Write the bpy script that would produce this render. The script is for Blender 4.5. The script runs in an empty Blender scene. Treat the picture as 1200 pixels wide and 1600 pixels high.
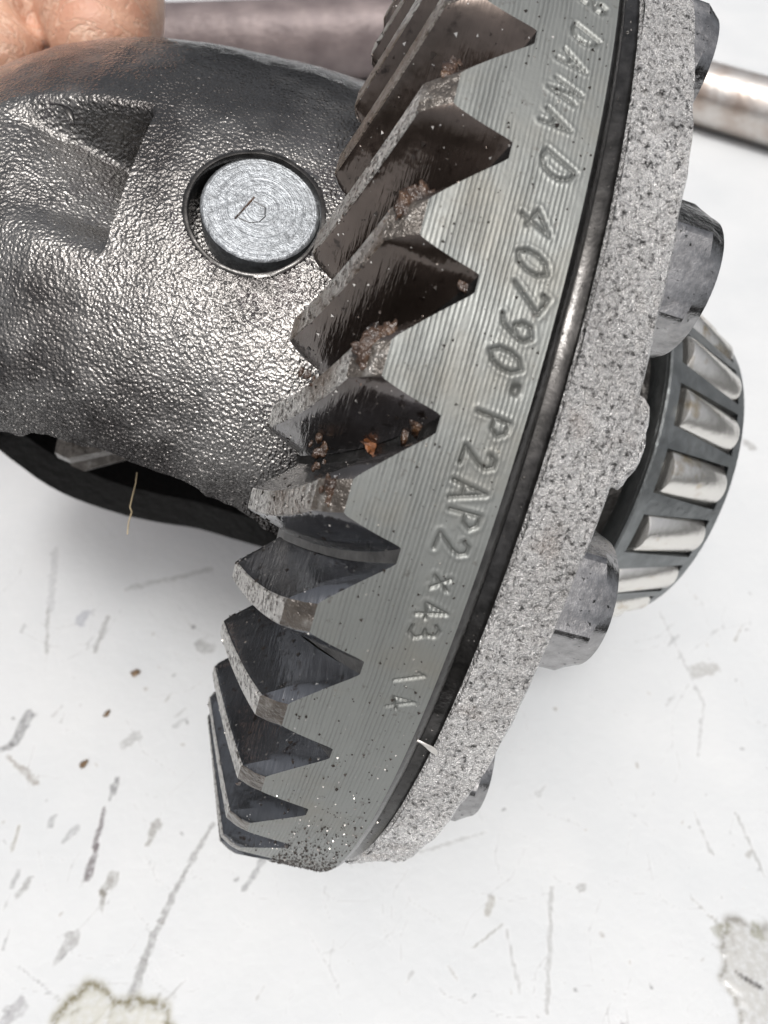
import bpy, math, random
import numpy as np
from mathutils import Vector, Matrix, noise as mnoise
random.seed(7); rng = np.random.default_rng(11)
sc = bpy.context.scene
col = sc.collection
S = 0.108                       # metres per gear radius; shapes below are measured in gear radii
PI = math.pi; rad = math.radians

# ------------------------------------------------------------------ camera, sky, sun, exposure
PITCH = rad(35)
CAMH = 2.262*S
cd = bpy.data.cameras.new('camera'); cam = bpy.data.objects.new('camera', cd); col.objects.link(cam)
cam.location = (0, 0, CAMH); cam.rotation_euler = (PITCH, 0, 0)
cd.sensor_width = 36; cd.lens = 1098.5/1600*36; cd.clip_start = 0.002; cd.clip_end = 50
cd.dof.use_dof = True; cd.dof.focus_distance = 0.92*S; cd.dof.aperture_fstop = 27
sc.camera = cam
C2W = np.array([[1, 0, 0], [0, -math.cos(PITCH), math.sin(PITCH)], [0, -math.sin(PITCH), -math.cos(PITCH)]])  # photo axes (right, down, forward) to world
GR = np.array([[0.09424449, -0.26197998, 0.96046055], [0.08051566, 0.96360001, 0.25493577], [-0.99228786, 0.05330582, 0.11190749]])
GT = np.array([0.06834843, -0.2283385, 1.70848326])
G2W = C2W @ GR
GLOC = C2W @ GT*S + np.array([0, 0, CAMH])

sun_g = np.array([0.90, -0.40, -0.215]); sun_g /= np.linalg.norm(sun_g)
sun_w = G2W @ sun_g
elev = math.asin(sun_w[2]); azim = math.atan2(sun_w[0], sun_w[1])
w = bpy.data.worlds.new("World"); sc.world = w; w.use_nodes = True
wt = w.node_tree; wt.nodes.clear()
sky = wt.nodes.new('ShaderNodeTexSky'); sky.sky_type = 'NISHITA'; sky.sun_disc = False
sky.sun_elevation = elev; sky.sun_rotation = azim; sky.dust_density = 10; sky.air_density = 1.0; sky.ozone_density = 1.0
hs = wt.nodes.new('ShaderNodeHueSaturation'); hs.inputs['Saturation'].default_value = 0.30
bg = wt.nodes.new('ShaderNodeBackground'); bg.inputs['Strength'].default_value = 0.15
wo = wt.nodes.new('ShaderNodeOutputWorld')
wt.links.new(sky.outputs[0], hs.inputs['Color']); wt.links.new(hs.outputs[0], bg.inputs[0]); wt.links.new(bg.outputs[0], wo.inputs[0])
sl = bpy.data.lights.new('sun', 'SUN'); sl.energy = 1.25; sl.angle = rad(12); sl.color = (1, 0.985, 0.965)
so = bpy.data.objects.new('sun', sl); col.objects.link(so)
so.rotation_euler = Vector(sun_w).to_track_quat('Z', 'Y').to_euler()
sc.view_settings.view_transform = 'Standard'; sc.view_settings.look = 'None'; sc.view_settings.gamma = 1
sc.view_settings.exposure = -0.06

# ------------------------------------------------------------------ helpers
def px_dir(px, py):
    return np.array([(px-600)/1098.5, (py-800)/1098.5, 1.0])
def on_table(px, py):           # where a sight line meets the table top (world metres)
    v = C2W @ px_dir(px, py); t = -CAMH/v[2]
    return np.array([0, 0, CAMH]) + v*t
def at_depth(px, py, dep):      # world point at a depth in gear radii
    return C2W @ (px_dir(px, py)*dep*S) + np.array([0, 0, CAMH])
def on_gear(px, py, r):         # angle (rad), z where a sight line meets the cylinder of radius r round the gear axis
    o = -GR.T @ GT; v = GR.T @ px_dir(px, py)
    a = v[0]**2+v[1]**2; b = o[0]*v[0]+o[1]*v[1]; c = o[0]**2+o[1]**2-r*r
    t = (-b-math.sqrt(max(b*b-a*c, 0)))/a; X = o+t*v
    return math.atan2(X[1], X[0]), X[2]
def cyl(r, th, z): return (r*math.cos(th), r*math.sin(th), z)

def mesh(name, V, F, mats, midx=None, smooth=True, sharp=None, scale=S):
    me = bpy.data.meshes.new(name)
    V = np.asarray(V, float)*scale
    me.from_pydata(V.tolist(), [], [list(map(int, f)) for f in F])
    for m in (mats if isinstance(mats, (list, tuple)) else [mats]): me.materials.append(m)
    if midx is not None: me.polygons.foreach_set('material_index', np.asarray(midx, dtype=np.int32))
    me.polygons.foreach_set('use_smooth', [smooth]*len(me.polygons))
    if sharp: me.set_sharp_from_angle(angle=rad(sharp))
    me.update()
    return me
def link(name, me, parent=None, loc=(0, 0, 0)):
    o = bpy.data.objects.new(name, me); col.objects.link(o); o.location = loc
    if parent: o.parent = parent
    return o
def obj(name, V, F, mats, parent=None, **k):
    return link(name, mesh(name, V, F, mats, **k), parent)
def tag(o, label=None, cat=None, group=None, kind=None):
    for k, v in (('label', label), ('category', cat), ('group', group), ('kind', kind)):
        if v: o[k] = v
    return o
class MB:
    def __init__(s): s.V = []; s.F = []; s.M = []
    def grid(s, P, m=0, closed_u=False, flip=False):   # P[i][j] points; faces between rows and columns
        P = np.asarray(P, float); n, k = P.shape[:2]; b = len(s.V)
        s.V.extend(P.reshape(-1, 3).tolist())
        for i in range(n if closed_u else n-1):
            i2 = (i+1) % n
            for j in range(k-1):
                f = (b+i*k+j, b+i2*k+j, b+i2*k+j+1, b+i*k+j+1)
                s.F.append(f[::-1] if flip else f); s.M.append(m)
        return b
    def poly(s, P, m=0, flip=False):
        b = len(s.V); s.V.extend([tuple(p) for p in P]); f = tuple(range(b, b+len(P)))
        s.F.append(f[::-1] if flip else f); s.M.append(m)
    def revolve(s, prof, n, m=0, th0=0, th1=2*PI, flip=False, cen=(0, 0)):
        full = abs(th1-th0-2*PI) < 1e-6
        ths = np.linspace(th0, th1, n, endpoint=not full)
        P = [[(cen[0]+r*math.cos(t), cen[1]+r*math.sin(t), z) for r, z in prof] for t in ths]
        return s.grid(P, m, full, flip)
    def build(s, name, mats, parent=None, **k):
        return obj(name, s.V, s.F, mats, parent, midx=s.M, **k)
def nz(x, y=0, z=0): return mnoise.noise(Vector((x, y, z)))

# ------------------------------------------------------------------ materials
gear_root = bpy.data.objects.new('differential', None); col.objects.link(gear_root)
gear_root.matrix_world = Matrix([list(G2W[i])+[float(GLOC[i])] for i in range(3)]+[[0, 0, 0, 1]])
gear_root.empty_display_size = 0.05

class Mat:
    def __init__(s, name, ref=None):
        s.m = bpy.data.materials.new(name); s.m.use_nodes = True; s.t = s.m.node_tree
        s.p = s.t.nodes['Principled BSDF']; s.out = s.t.nodes['Material Output']
        tc = s.t.nodes.new('ShaderNodeTexCoord'); tc.object = ref
        mp = s.t.nodes.new('ShaderNodeVectorMath'); mp.operation = 'SCALE'; mp.inputs['Scale'].default_value = 1/S
        s.t.links.new(tc.outputs['Object'], mp.inputs[0]); s.co = mp.outputs[0]
    def n(s, typ, ins=None, **props):
        nd = s.t.nodes.new(typ)
        for k, v in props.items(): setattr(nd, k, v)
        for k, v in (ins or {}).items():
            if hasattr(v, 'links') or isinstance(v, bpy.types.NodeSocket): s.t.links.new(v, nd.inputs[k])
            else: nd.inputs[k].default_value = v
        return nd
    def noise(s, scale, detail=3, rough=0.55, vec=None, dist=0):
        return s.n('ShaderNodeTexNoise', {'Vector': vec or s.co, 'Scale': scale, 'Detail': detail, 'Roughness': rough, 'Distortion': dist}).outputs['Fac']
    def voro(s, scale, feature='F1', vec=None, rand=1.0):
        return s.n('ShaderNodeTexVoronoi', {'Vector': vec or s.co, 'Scale': scale, 'Randomness': rand}, feature=feature).outputs['Distance']
    def ramp(s, fac, stops):
        nd = s.n('ShaderNodeValToRGB', {'Fac': fac}); cr = nd.color_ramp
        while len(cr.elements) < len(stops): cr.elements.new(0.5)
        for e, (p, c) in zip(cr.elements, stops):
            e.position = p; e.color = (c, c, c, 1) if isinstance(c, (int, float)) else (*c, 1)
        return nd.outputs[0]
    def math(s, op, a, b=0.5, clamp=False):
        nd = s.n('ShaderNodeMath', {0: a, 1: b}, operation=op, use_clamp=clamp); return nd.outputs[0]
    def mix(s, fac, a, b):
        nd = s.n('ShaderNodeMix', data_type='RGBA')
        for sock, v in ((nd.inputs[0], fac), (nd.inputs[6], a), (nd.inputs[7], b)):
            if isinstance(v, bpy.types.NodeSocket): s.t.links.new(v, sock)
            else: sock.default_value = v if isinstance(v, (int, float)) else (*v, 1)
        return nd.outputs[2]
    def bump(s, h, dist, strength=1.0, prev=None):
        nd = s.n('ShaderNodeBump', {'Height': h, 'Distance': dist*S, 'Strength': strength})
        if prev: s.t.links.new(prev, nd.inputs['Normal'])
        return nd.outputs[0]
    def set(s, **k):
        names = dict(base='Base Color', rough='Roughness', metal='Metallic', normal='Normal', spec='Specular IOR Level', coat='Coat Weight', coatr='Coat Roughness', sss='Subsurface Weight', trans='Transmission Weight', ior='IOR', alpha='Alpha')
        for a, v in k.items():
            i = s.p.inputs[names[a]]
            if isinstance(v, bpy.types.NodeSocket):
                s.t.links.new(v, i)
                if a == 'normal': s.t.links.new(v, s.p.inputs['Coat Normal'])
            else: i.default_value = (*v, 1) if isinstance(v, tuple) else v
        return s.m
    def xyz(s): 
        nd = s.n('ShaderNodeSeparateXYZ', {0: s.co}); return nd.outputs
M = {}
G = gear_root
# oily cast iron of the case
m = Mat('oily_cast_iron', G)
b1 = m.noise(175, 2, 0.5); b2 = m.voro(215, 'SMOOTH_F1'); b3 = m.noise(380, 2, 0.6); big = m.noise(5, 3)
h = m.math('ADD', m.math('MULTIPLY', b1, 0.7), m.math('ADD', m.math('MULTIPLY', b2, 0.7), m.math('MULTIPLY', b3, 0.15)))
M['case'] = m.set(base=m.mix(m.ramp(big, [(0.40, 0), (0.62, 1)]), (0.040, 0.036, 0.034), (0.19, 0.183, 0.175)), metal=0.9,
                  rough=m.ramp(m.noise(20, 3), [(0.3, 0.20), (0.75, 0.33)]), normal=m.bump(m.math('MULTIPLY', h, m.ramp(m.noise(4, 3), [(0.35, 0.6), (0.65, 1.0)])), 0.0036), coat=0.7, coatr=0.07)
# flange rim: dry rough casting with dark pits
m = Mat('rough_cast_rim', G)
n1 = m.noise(150, 3, 0.65); n2 = m.noise(330, 2, 0.6)
h = m.math('ADD', n1, m.math('MULTIPLY', n2, 0.5))
pit = m.ramp(m.noise(135, 4, 0.75), [(0.36, 0), (0.48, 1)])
brn = m.ramp(m.noise(9, 3), [(0.62, 0), (0.75, 1)])
tone = m.ramp(m.noise(5, 4, .65), [(0.3, (0.55, 0.54, 0.53)), (0.7, (0.80, 0.79, 0.78))])
bc = m.mix(pit, (0.05, 0.048, 0.046), tone); bc = m.mix(m.math('MULTIPLY', brn, 0.35), bc, (0.26, 0.17, 0.11))
M['rim'] = m.set(base=bc, metal=0.5, rough=m.ramp(n2, [(0.3, 0.16), (0.7, 0.34)]), normal=m.bump(h, 0.014), coat=0.4, coatr=0.05)
# machined, grooved heel surface
m = Mat('turned_steel', G)
x = m.xyz()
wob = m.math('MULTIPLY', m.noise(14, 2), 0.0035)
zz = m.math('ADD', x[2], wob)
st = m.math('SINE', m.math('MULTIPLY', zz, 2*PI/0.0052))
fine = m.math('SINE', m.math('MULTIPLY', zz, 2*PI/0.0031))
vs = m.n('ShaderNodeVectorMath', {0: m.co, 1: (6, 6, 30)}, operation='MULTIPLY').outputs[0]
am = m.ramp(m.noise(1.3, 4, 0.6, vec=vs), [(0.38, 0.08), (0.62, 1.0)])
am = m.math('MULTIPLY', am, m.ramp(m.math('MULTIPLY', m.math('ADD', x[2], 0.10), 10.0), [(0.3, 1.0), (0.9, 0.45)]))
h = m.math('ADD', m.math('MULTIPLY', st, am), m.math('ADD', m.math('MULTIPLY', fine, 0.0), m.math('MULTIPLY', m.noise(90, 3), 1.3)))
stain = m.noise(7, 4, 0.6); yel = m.ramp(stain, [(0.5, 0), (0.72, 1)])
bc = m.mix(m.math('MULTIPLY', yel, 0.5), (0.20, 0.208, 0.198), (0.20, 0.182, 0.145))
dark = m.ramp(m.noise(60, 4, 0.7), [(0.62, 0), (0.70, 1)])
bc = m.mix(m.math('MULTIPLY', dark, 0.6), bc, (0.09, 0.08, 0.07))
oil = m.ramp(m.math('MULTIPLY', m.math('ADD', st, 1.0), 0.5), [(0.05, 1), (0.35, 0)])
bc = m.mix(m.math('MULTIPLY', m.math('MULTIPLY', oil, am), 0.45), bc, (0.075, 0.075, 0.068))
cut = m.n('ShaderNodeAttribute', attribute_name='cut').outputs['Fac']
bc = m.mix(m.math('MULTIPLY', cut, 0.5), bc, (0.075, 0.078, 0.072))
M['heel'] = m.set(base=bc, metal=0.5, rough=m.ramp(stain, [(0.3, 0.42), (0.7, 0.52)]), normal=m.bump(h, 0.00045), coat=0.12, coatr=0.15)
# tooth flanks: oiled polished steel, dark reflections painted into the base
m = Mat('oiled_tooth_flank', G)
f1 = m.noise(8, 3); f2 = m.noise(60, 3, 0.65)
bc = m.mix(m.ramp(f1, [(0.35, 0), (0.65, 1)]), m.mix(m.ramp(m.math('ADD', m.xyz()[1], m.math('MULTIPLY', f1, .3)), [(.15, 0), (.40, 1)]), (0.055, 0.042, 0.034), (0.078, 0.082, 0.090)), m.mix(m.ramp(m.math('ADD', m.xyz()[1], m.math('MULTIPLY', f1, .3)), [(.15, 0), (.40, 1)]), (0.12, 0.092, 0.078), (0.145, 0.152, 0.168)))  # bluer towards the lower teeth: sky reflection painted into the colour
bc = m.mix(m.ramp(f2, [(0.60, 0), (0.72, 1)]), bc, (0.025, 0.016, 0.012))
M['flank'] = m.set(base=bc, metal=0.8, rough=m.ramp(f2, [(0.3, 0.13), (0.7, 0.26)]), normal=m.bump(m.math('ADD', m.noise(22, 3), m.noise(1.0, 3, 0.6, vec=m.n('ShaderNodeVectorMath', {0: m.co, 1: (14, 14, 150)}, operation='MULTIPLY').outputs[0])), 0.0012), coat=0.6, coatr=0.05)
# top lands: crumbly grey
m = Mat('gritty_top_land', G)
l1 = m.noise(120, 4, 0.7); l2 = m.noise(6, 2)
bc = m.mix(m.ramp(l1, [(0.38, 0), (0.52, 1)]), (0.06, 0.052, 0.045), (0.52, 0.51, 0.49))
up = m.ramp(m.xyz()[1], [(0.20, 0.0), (0.36, 1.0)])
bc = m.mix(m.math('MULTIPLY', m.ramp(l2, [(0.40, 0), (0.6, 1)]), m.math('MULTIPLY', m.math('SUBTRACT', 1.0, up), 0.85)), bc, (0.12, 0.085, 0.06))
M['land'] = m.set(base=bc, metal=0.6, rough=0.34, normal=m.bump(l1, 0.016))
# brown worn chamfer at the heel end of the lands
m = Mat('brown_worn_chamfer', G)
c1 = m.noise(45, 4, 0.65)
M['chamfer'] = m.set(base=m.ramp(c1, [(0.3, (0.04, 0.032, 0.026)), (0.55, (0.085, 0.072, 0.06)), (0.75, (0.22, 0.21, 0.195))]), metal=0.4, rough=0.28, normal=m.bump(c1, 0.008), coat=0.4, coatr=0.08)
# dark machined groove; the ring edge's shadow is put into the base colour
m = Mat('dark_oiled_steel', G)
d1 = m.noise(50, 4, 0.65)
M['dark'] = m.set(base=m.ramp(d1, [(0.35, (0.028, 0.027, 0.026)), (0.7, (0.075, 0.072, 0.07))]), metal=0.8, rough=0.2, normal=m.bump(d1, 0.0007))
# pin end
m = Mat('turned_pin_end', None)
px = m.xyz(); rr = m.n('ShaderNodeVectorMath', {0: m.co}, operation='LENGTH').outputs['Value']
rv_ = m.n('ShaderNodeCombineXYZ', {0: m.math('ADD', rr, m.math('MULTIPLY', m.noise(12, 2), 0.004))}).outputs[0]
rg = m.math('MULTIPLY', m.noise(210, 2, 0.7, vec=rv_), 3.0)
M['pin'] = m.set(base=m.mix(m.ramp(m.noise(70, 4, 0.7), [(0.35, 0), (0.6, 1)]), (0.20, 0.21, 0.22), (0.37, 0.39, 0.41)), metal=0.7, rough=0.36,
                 normal=m.bump(m.math('ADD', rg, m.math('MULTIPLY', m.noise(110, 4, .7), 3.5)), 0.0007))
# bolts
m = Mat('oiled_bolt_steel', G)
e1 = m.noise(60, 4, 0.65); e2 = m.noise(100, 3, 0.65)
bc = m.mix(m.ramp(e1, [(0.3, 0), (0.7, 1)]), (0.22, 0.217, 0.217), (0.40, 0.395, 0.395)); bc = m.mix(m.ramp(e2, [(0.64, 0), (0.69, 1)]), bc, (0.03, 0.03, 0.03))
M['bolt'] = m.set(base=bc, metal=1.0, rough=m.ramp(e1, [(0.3, 0.14), (0.7, 0.28)]), normal=m.bump(e1, 0.0012))
m = Mat('bearing_cage_steel', G)
M['cage'] = m.set(base=m.ramp(m.noise(25, 3), [(0.3, (0.15, 0.16, 0.163)), (0.7, (0.23, 0.243, 0.246))]), metal=0.75, rough=0.33, normal=m.bump(m.noise(60, 3), 0.002))
m = Mat('bearing_roller_steel', G)
k1 = m.noise(16, 4, 0.6)
M['roller'] = m.set(base=m.mix(m.ramp(k1, [(0.58, 0), (0.72, 1)]), (0.80, 0.78, 0.74), (0.5, 0.42, 0.3)), metal=0.95, rough=0.27, normal=m.bump(m.noise(50, 2), 0.0008))
m = Mat('black_oily_iron', G)
M['black'] = m.set(base=(0.03, 0.028, 0.026), metal=0.6, rough=0.35, normal=m.bump(m.noise(30, 3), 0.01))
m = Mat('painted_interior_shade', G)  # shade inside the case painted near-black, on inner walls and far window edge
M['inner_shade'] = m.set(base=(0.008, 0.0075, 0.007), rough=0.6, spec=0.15, normal=m.bump(m.noise(30, 3), 0.01))
m = Mat('wet_rust_grease', G)
g1 = m.noise(50, 4, 0.65)
M['grease'] = m.set(base=m.ramp(g1, [(0.35, (0.014, 0.007, 0.004)), (0.55, (0.05, 0.023, 0.010)), (0.78, (0.15, 0.08, 0.035))]), rough=0.28, spec=0.5, normal=m.bump(g1, 0.010), coat=0.35, coatr=0.05)
m = Mat('black_grit', G)
M['grit'] = m.set(base=(0.035, 0.028, 0.024), rough=0.25, metal=0.2)
m = Mat('bright_metal_fleck', G)
M['fleck'] = m.set(base=(0.75, 0.72, 0.68), rough=0.18, metal=0.9)
m = Mat('orange_rust_flake', G)
M['flake'] = m.set(base=m.ramp(m.noise(60, 3), [(0.35, (0.05, 0.018, 0.008)), (0.7, (0.26, 0.10, 0.035))]), rough=0.45)
m = Mat('pale_sliver', G)
M['sliver'] = m.set(base=(0.55, 0.53, 0.5), rough=0.35, metal=0.5)

# ------------------------------------------------------------------ table
m = Mat('white_painted_tabletop')
at = m.n('ShaderNodeAttribute', attribute_name='stain')
wet = m.n('ShaderNodeAttribute', attribute_name='wet').outputs['Fac']
mott = m.noise(2.2, 4, 0.55)
base = m.mix(m.ramp(mott, [(0.3, 0), (0.7, 1)]), (0.50, 0.515, 0.525), (0.55, 0.56, 0.565))
specks = m.ramp(m.noise(38, 4, 0.7), [(0.70, 0), (0.76, 1)])
base = m.mix(m.math('MULTIPLY', specks, 0.25), base, (0.45, 0.43, 0.4))
brk = m.ramp(m.noise(60, 3, 0.65), [(0.34, 0.35), (0.55, 1.0)])
base = m.mix(m.math('MULTIPLY', at.outputs['Alpha'], brk), base, at.outputs['Color'])
M['table'] = m.set(base=base, rough=m.mix(wet, (0.6,)*3, (0.1,)*3), spec=0.25, normal=m.bump(m.noise(30, 3), 0.003))

def build_table():
    x0, x1, y0, y1, h = -2.1*S, 2.1*S, -0.5*S, 2.6*S, 0.0062*S
    nx = int((x1-x0)/h)+1; ny = int((y1-y0)/h)+1
    X, Y = np.meshgrid(np.linspace(x0, x1, nx), np.linspace(y0, y1, ny))
    colr = np.ones((ny, nx, 3)); al = np.zeros((ny, nx)); wetm = np.zeros((ny, nx)); H = np.zeros((ny, nx))
    nzg = rng.random((ny//3+2, nx//3+2))
    jit = np.kron(nzg, np.ones((3, 3)))[:ny, :nx]
    def put(mask, c):
        a = np.clip(mask, 0, 1)
        c = [v*.45 for v in c]
        new = al+(a)*(1-al)
        wgt = np.where(new > 1e-6, a/np.maximum(new, 1e-6), 0)[..., None]
        colr[:] = colr*(1-wgt)+np.array(c)*wgt; al[:] = new
    def stroke(pts, w0, c, a, wpx2=None, soft=0.2, jw=0.7):
        P = [on_table(*p)[:2] for p in pts]
        sc0 = np.linalg.norm(on_table(pts[0][0]+1, pts[0][1])[:2]-P[0])
        for i in range(len(P)-1):
            A, B = P[i], P[i+1]; d = B-A; L = d@d
            t = np.clip(((X-A[0])*d[0]+(Y-A[1])*d[1])/max(L, 1e-12), 0, 1)
            dist = np.hypot(X-A[0]-t*d[0], Y-A[1]-t*d[1])
            tt = (i+t)/(len(P)-1)
            ww = (w0 if wpx2 is None else w0+(wpx2-w0)*tt)*sc0
            ww = ww*(1+jw*(jit-0.5))
            put(a*np.clip((ww*(1+soft)-dist)/(ww*2*soft+1e-9), 0, 1), c)
    gy, bn, bk, yl, wr = (0.33, 0.33, 0.335), (0.30, 0.22, 0.13), (0.12, 0.11, 0.11), (0.50, 0.45, 0.22), (0.55, 0.545, 0.53)
    # dirty streaks, prints and scratches left on the paint
    stroke([(45, 1118), (22, 1160)], 11, gy, .75, 7); stroke([(18, 1168), (2, 1170)], 5, bk, .6)
    stroke([(12, 1182), (58, 1222)], 3, bn, .5, 6); stroke([(182, 1222), (172, 1250)], 8, gy, .75, 3)
    stroke([(163, 1262), (150, 1320), (138, 1372)], 3, (0.25, 0.21, 0.22), .85, 6); stroke([(85, 1275), (78, 1290)], 5, gy, .5)
    stroke([(120, 1293), (100, 1315)], 7, gy, .45, 4); stroke([(245, 1288), (230, 1320)], 9, (0.36, 0.33, 0.28), .6, 4)
    stroke([(178, 1372), (160, 1395), (160, 1425)], 9, (0.33, 0.3, 0.25), .6, 2); stroke([(28, 1365), (18, 1385)], 6, gy, .5)
    stroke([(45, 1377), (28, 1398)], 6, wr, .7); stroke([(112, 1468), (85, 1505)], 11, (0.4, 0.38, 0.36), .5, 4)
    stroke([(333, 1287), (285, 1370), (250, 1440), (225, 1500), (203, 1570)], 4, (0.42, 0.41, 0.40), .65, 7)
    stroke([(410, 1345), (380, 1390)], 6, gy, .6, 4); stroke([(30, 1510), (92, 1562)], 2, (0.4, 0.4, 0.42), .5)
    stroke([(75, 950), (73, 1020)], 3, wr, .6); stroke([(132, 960), (128, 970)], 9, (0.55, 0.57, 0.66), .6); stroke([(168, 965), (148, 1018)], 4, wr, .7)
    stroke([(30, 1290), (18, 1330)], 3, (0.45, 0.4, 0.3), .6); stroke([(215, 1150), (195, 1162)], 8, wr, .5); stroke([(30, 1570), (8, 1595)], 12, (0.4, 0.38, 0.4), .5)
    stroke([(315, 1008), (325, 1012)], 9, wr, .6); stroke([(200, 920), (330, 890)], 5, (0.62, 0.62, 0.62), .5); stroke([(85, 860), (80, 950)], 6, (0.62, 0.63, 0.65), .4)
    stroke([(290, 1532), (240, 1580)], 2, wr, .5); stroke([(480, 1455), (530, 1540)], 1.5, (0.5, 0.5, 0.5), .55)
    stroke([(862, 1385), (855, 1580)], 4, (0.58, 0.57, 0.55), .55); stroke([(785, 1445), (738, 1482)], 2, (0.4, 0.38, 0.33), .6)
    stroke([(792, 1455), (812, 1550)], 4, (0.64, 0.63, 0.62), .55); stroke([(768, 1405), (762, 1425)], 6, (0.5, 0.45, 0.36), .55); stroke([(910, 1383), (905, 1388)], 6, (0.42, 0.4, 0.37), .6)
    stroke([(1085, 1270), (1110, 1330)], 3, wr, .5); stroke([(1150, 1270), (1195, 1370)], 3, wr, .6); stroke([(655, 1332), (760, 1300)], 3, (0.66, 0.66, 0.64), .5)
    stroke([(1082, 1405), (1130, 1450)], 3, (0.5, 0.48, 0.43), .6); stroke([(1085, 1050), (1115, 1045)], 10, (0.6, 0.58, 0.54), .6)
    stroke([(1030, 955), (1100, 1100), (1090, 1180)], 2.5, (0.66, 0.66, 0.66), .45); stroke([(700, 1510), (715, 1530)], 3, (0.5, 0.46, 0.4), .5)
    stroke([(1160, 300), (1140, 345)], 8, (0.6, 0.55, 0.48), .5); stroke([(1165, 690), (1175, 700)], 6, (0.4, 0.38, 0.35), .6)
    for _ in range(120):                                     # small specks
        p = (random.uniform(-20, 1220), random.uniform(870, 1620)); s_ = random.choice([1, 1.3, 1.6, 2.2])
        stroke([p, (p[0]+random.uniform(-4, 4), p[1]+random.uniform(-5, 5))], s_*1.3, random.choice([bk, gy, bn]), random.uniform(.3, .7))
    for _ in range(170):                                      # faint scratches
        p = (random.uniform(-20, 1220), random.uniform(900, 1620)); an = random.gauss(-1.0, 0.9); L = random.uniform(20, 130)
        stroke([p, (p[0]+L*math.cos(an)*.5, p[1]-L*math.sin(an)*.5), (p[0]+L*math.cos(an+.25), p[1]-L*math.sin(an+.25))], random.uniform(.6, 1.5), (0.52, 0.52, 0.52), random.uniform(.2, .5))
    for _ in range(26):                                      # short dirty smears, mostly at the left
        p = (random.uniform(-20, 420) if random.random() < .75 else random.uniform(600, 1220), random.uniform(980, 1600)); an = random.gauss(-1.0, .25); L = random.uniform(8, 34)
        stroke([p, (p[0]+L*math.cos(an), p[1]-L*math.sin(an)*-1)], random.uniform(1.5, 5), random.choice([gy, wr, (0.4, 0.36, 0.3)]), random.uniform(.3, .6), random.uniform(1, 3))
    # oil stains
    def blob(px, py, rpx, c, a, rim, asp=1.0):
        P = on_table(px, py)[:2]; s0 = np.linalg.norm(on_table(px+1, py)[:2]-P); r0 = rpx*s0
        an = np.arctan2(Y-P[1], X-P[0]); d = np.hypot(X-P[0], (Y-P[1])*asp)
        rr_ = r0*(1+.10*np.sin(3*an+1)+.07*np.sin(7*an)+.03*np.sin(13*an+2)+.012*np.sin(29*an))
        q = d/rr_
        put(a*np.clip((1.05-q)/.12, 0, 1), c)
        put(rim*np.exp(-((q-.93)/.05)**2), (c[0]*.42, c[1]*.40, c[2]*.35))
        wetm[:] = np.maximum(wetm, np.clip((1.0-q)/.08, 0, 1))
        H[:] = np.maximum(H, 0.006*S*np.clip(1-q**4, 0, 1))
    blob(165, 1702, 138, (0.80, 0.74, 0.48), .35, .95, 1.0)
    blob(1210, 1555, 78, (0.62, 0.59, 0.52), .5, .6, .7)
    stroke([(1150, 1520), (1165, 1530), (1190, 1545)], 3, bk, .9); stroke([(1120, 1455), (1135, 1450)], 8, (0.42, 0.41, 0.30), .6); stroke([(1180, 1450), (1185, 1462)], 9, (0.5, 0.5, 0.38), .6)
    V = np.stack([X, Y, H], -1).reshape(-1, 3)
    idx = np.arange(nx*ny).reshape(ny, nx)
    F = np.stack([idx[:-1, :-1], idx[:-1, 1:], idx[1:, 1:], idx[1:, :-1]], -1).reshape(-1, 4)
    # the rest of the slab around the marked part
    bx0, bx1, by0, by1, th = -1.0, 1.0, -0.75, 1.1, 0.03
    n0 = len(V)
    extra = [(bx0, by0, 0), (bx1, by0, 0), (bx1, by1, 0), (bx0, by1, 0), (bx0, by0, -th), (bx1, by0, -th), (bx1, by1, -th), (bx0, by1, -th)]
    c00, c10, c11, c01 = idx[0, 0], idx[0, -1], idx[-1, -1], idx[-1, 0]
    V = np.concatenate([V, np.array(extra)]); o = n0
    me = bpy.data.meshes.new('worktable')
    F2 = [list(map(int, q)) for q in ((o, o+1, c10, c00), (o+1, o+2, c11, c10), (o+2, o+3, c01, c11), (o+3, o, c00, c01), (o, o+4, o+5, o+1), (o+1, o+5, o+6, o+2), (o+2, o+6, o+7, o+3), (o+3, o+7, o+4, o), (o+4, o+7, o+6, o+5))]
    me.from_pydata(V.tolist(), [], F.tolist()+F2)
    me.materials.append(M['table'])
    sm = np.ones(len(me.polygons), bool); sm[len(F):] = False
    me.polygons.foreach_set('use_smooth', sm)
    a = me.attributes.new('stain', 'FLOAT_COLOR', 'POINT')
    full = np.ones((len(V), 4)); full[:, 3] = 0; full[:n0, :3] = colr.reshape(-1, 3); full[:n0, 3] = al.ravel()
    a.data.foreach_set('color', full.ravel().astype(np.float32))
    a = me.attributes.new('wet', 'FLOAT', 'POINT'); wv = np.zeros(len(V)); wv[:n0] = wetm.ravel(); a.data.foreach_set('value', wv.astype(np.float32))
    me.update()
    return link('worktable', me)
tag(build_table(), 'white painted worktable, scratched and spotted with oil and dirt', 'table')

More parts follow.
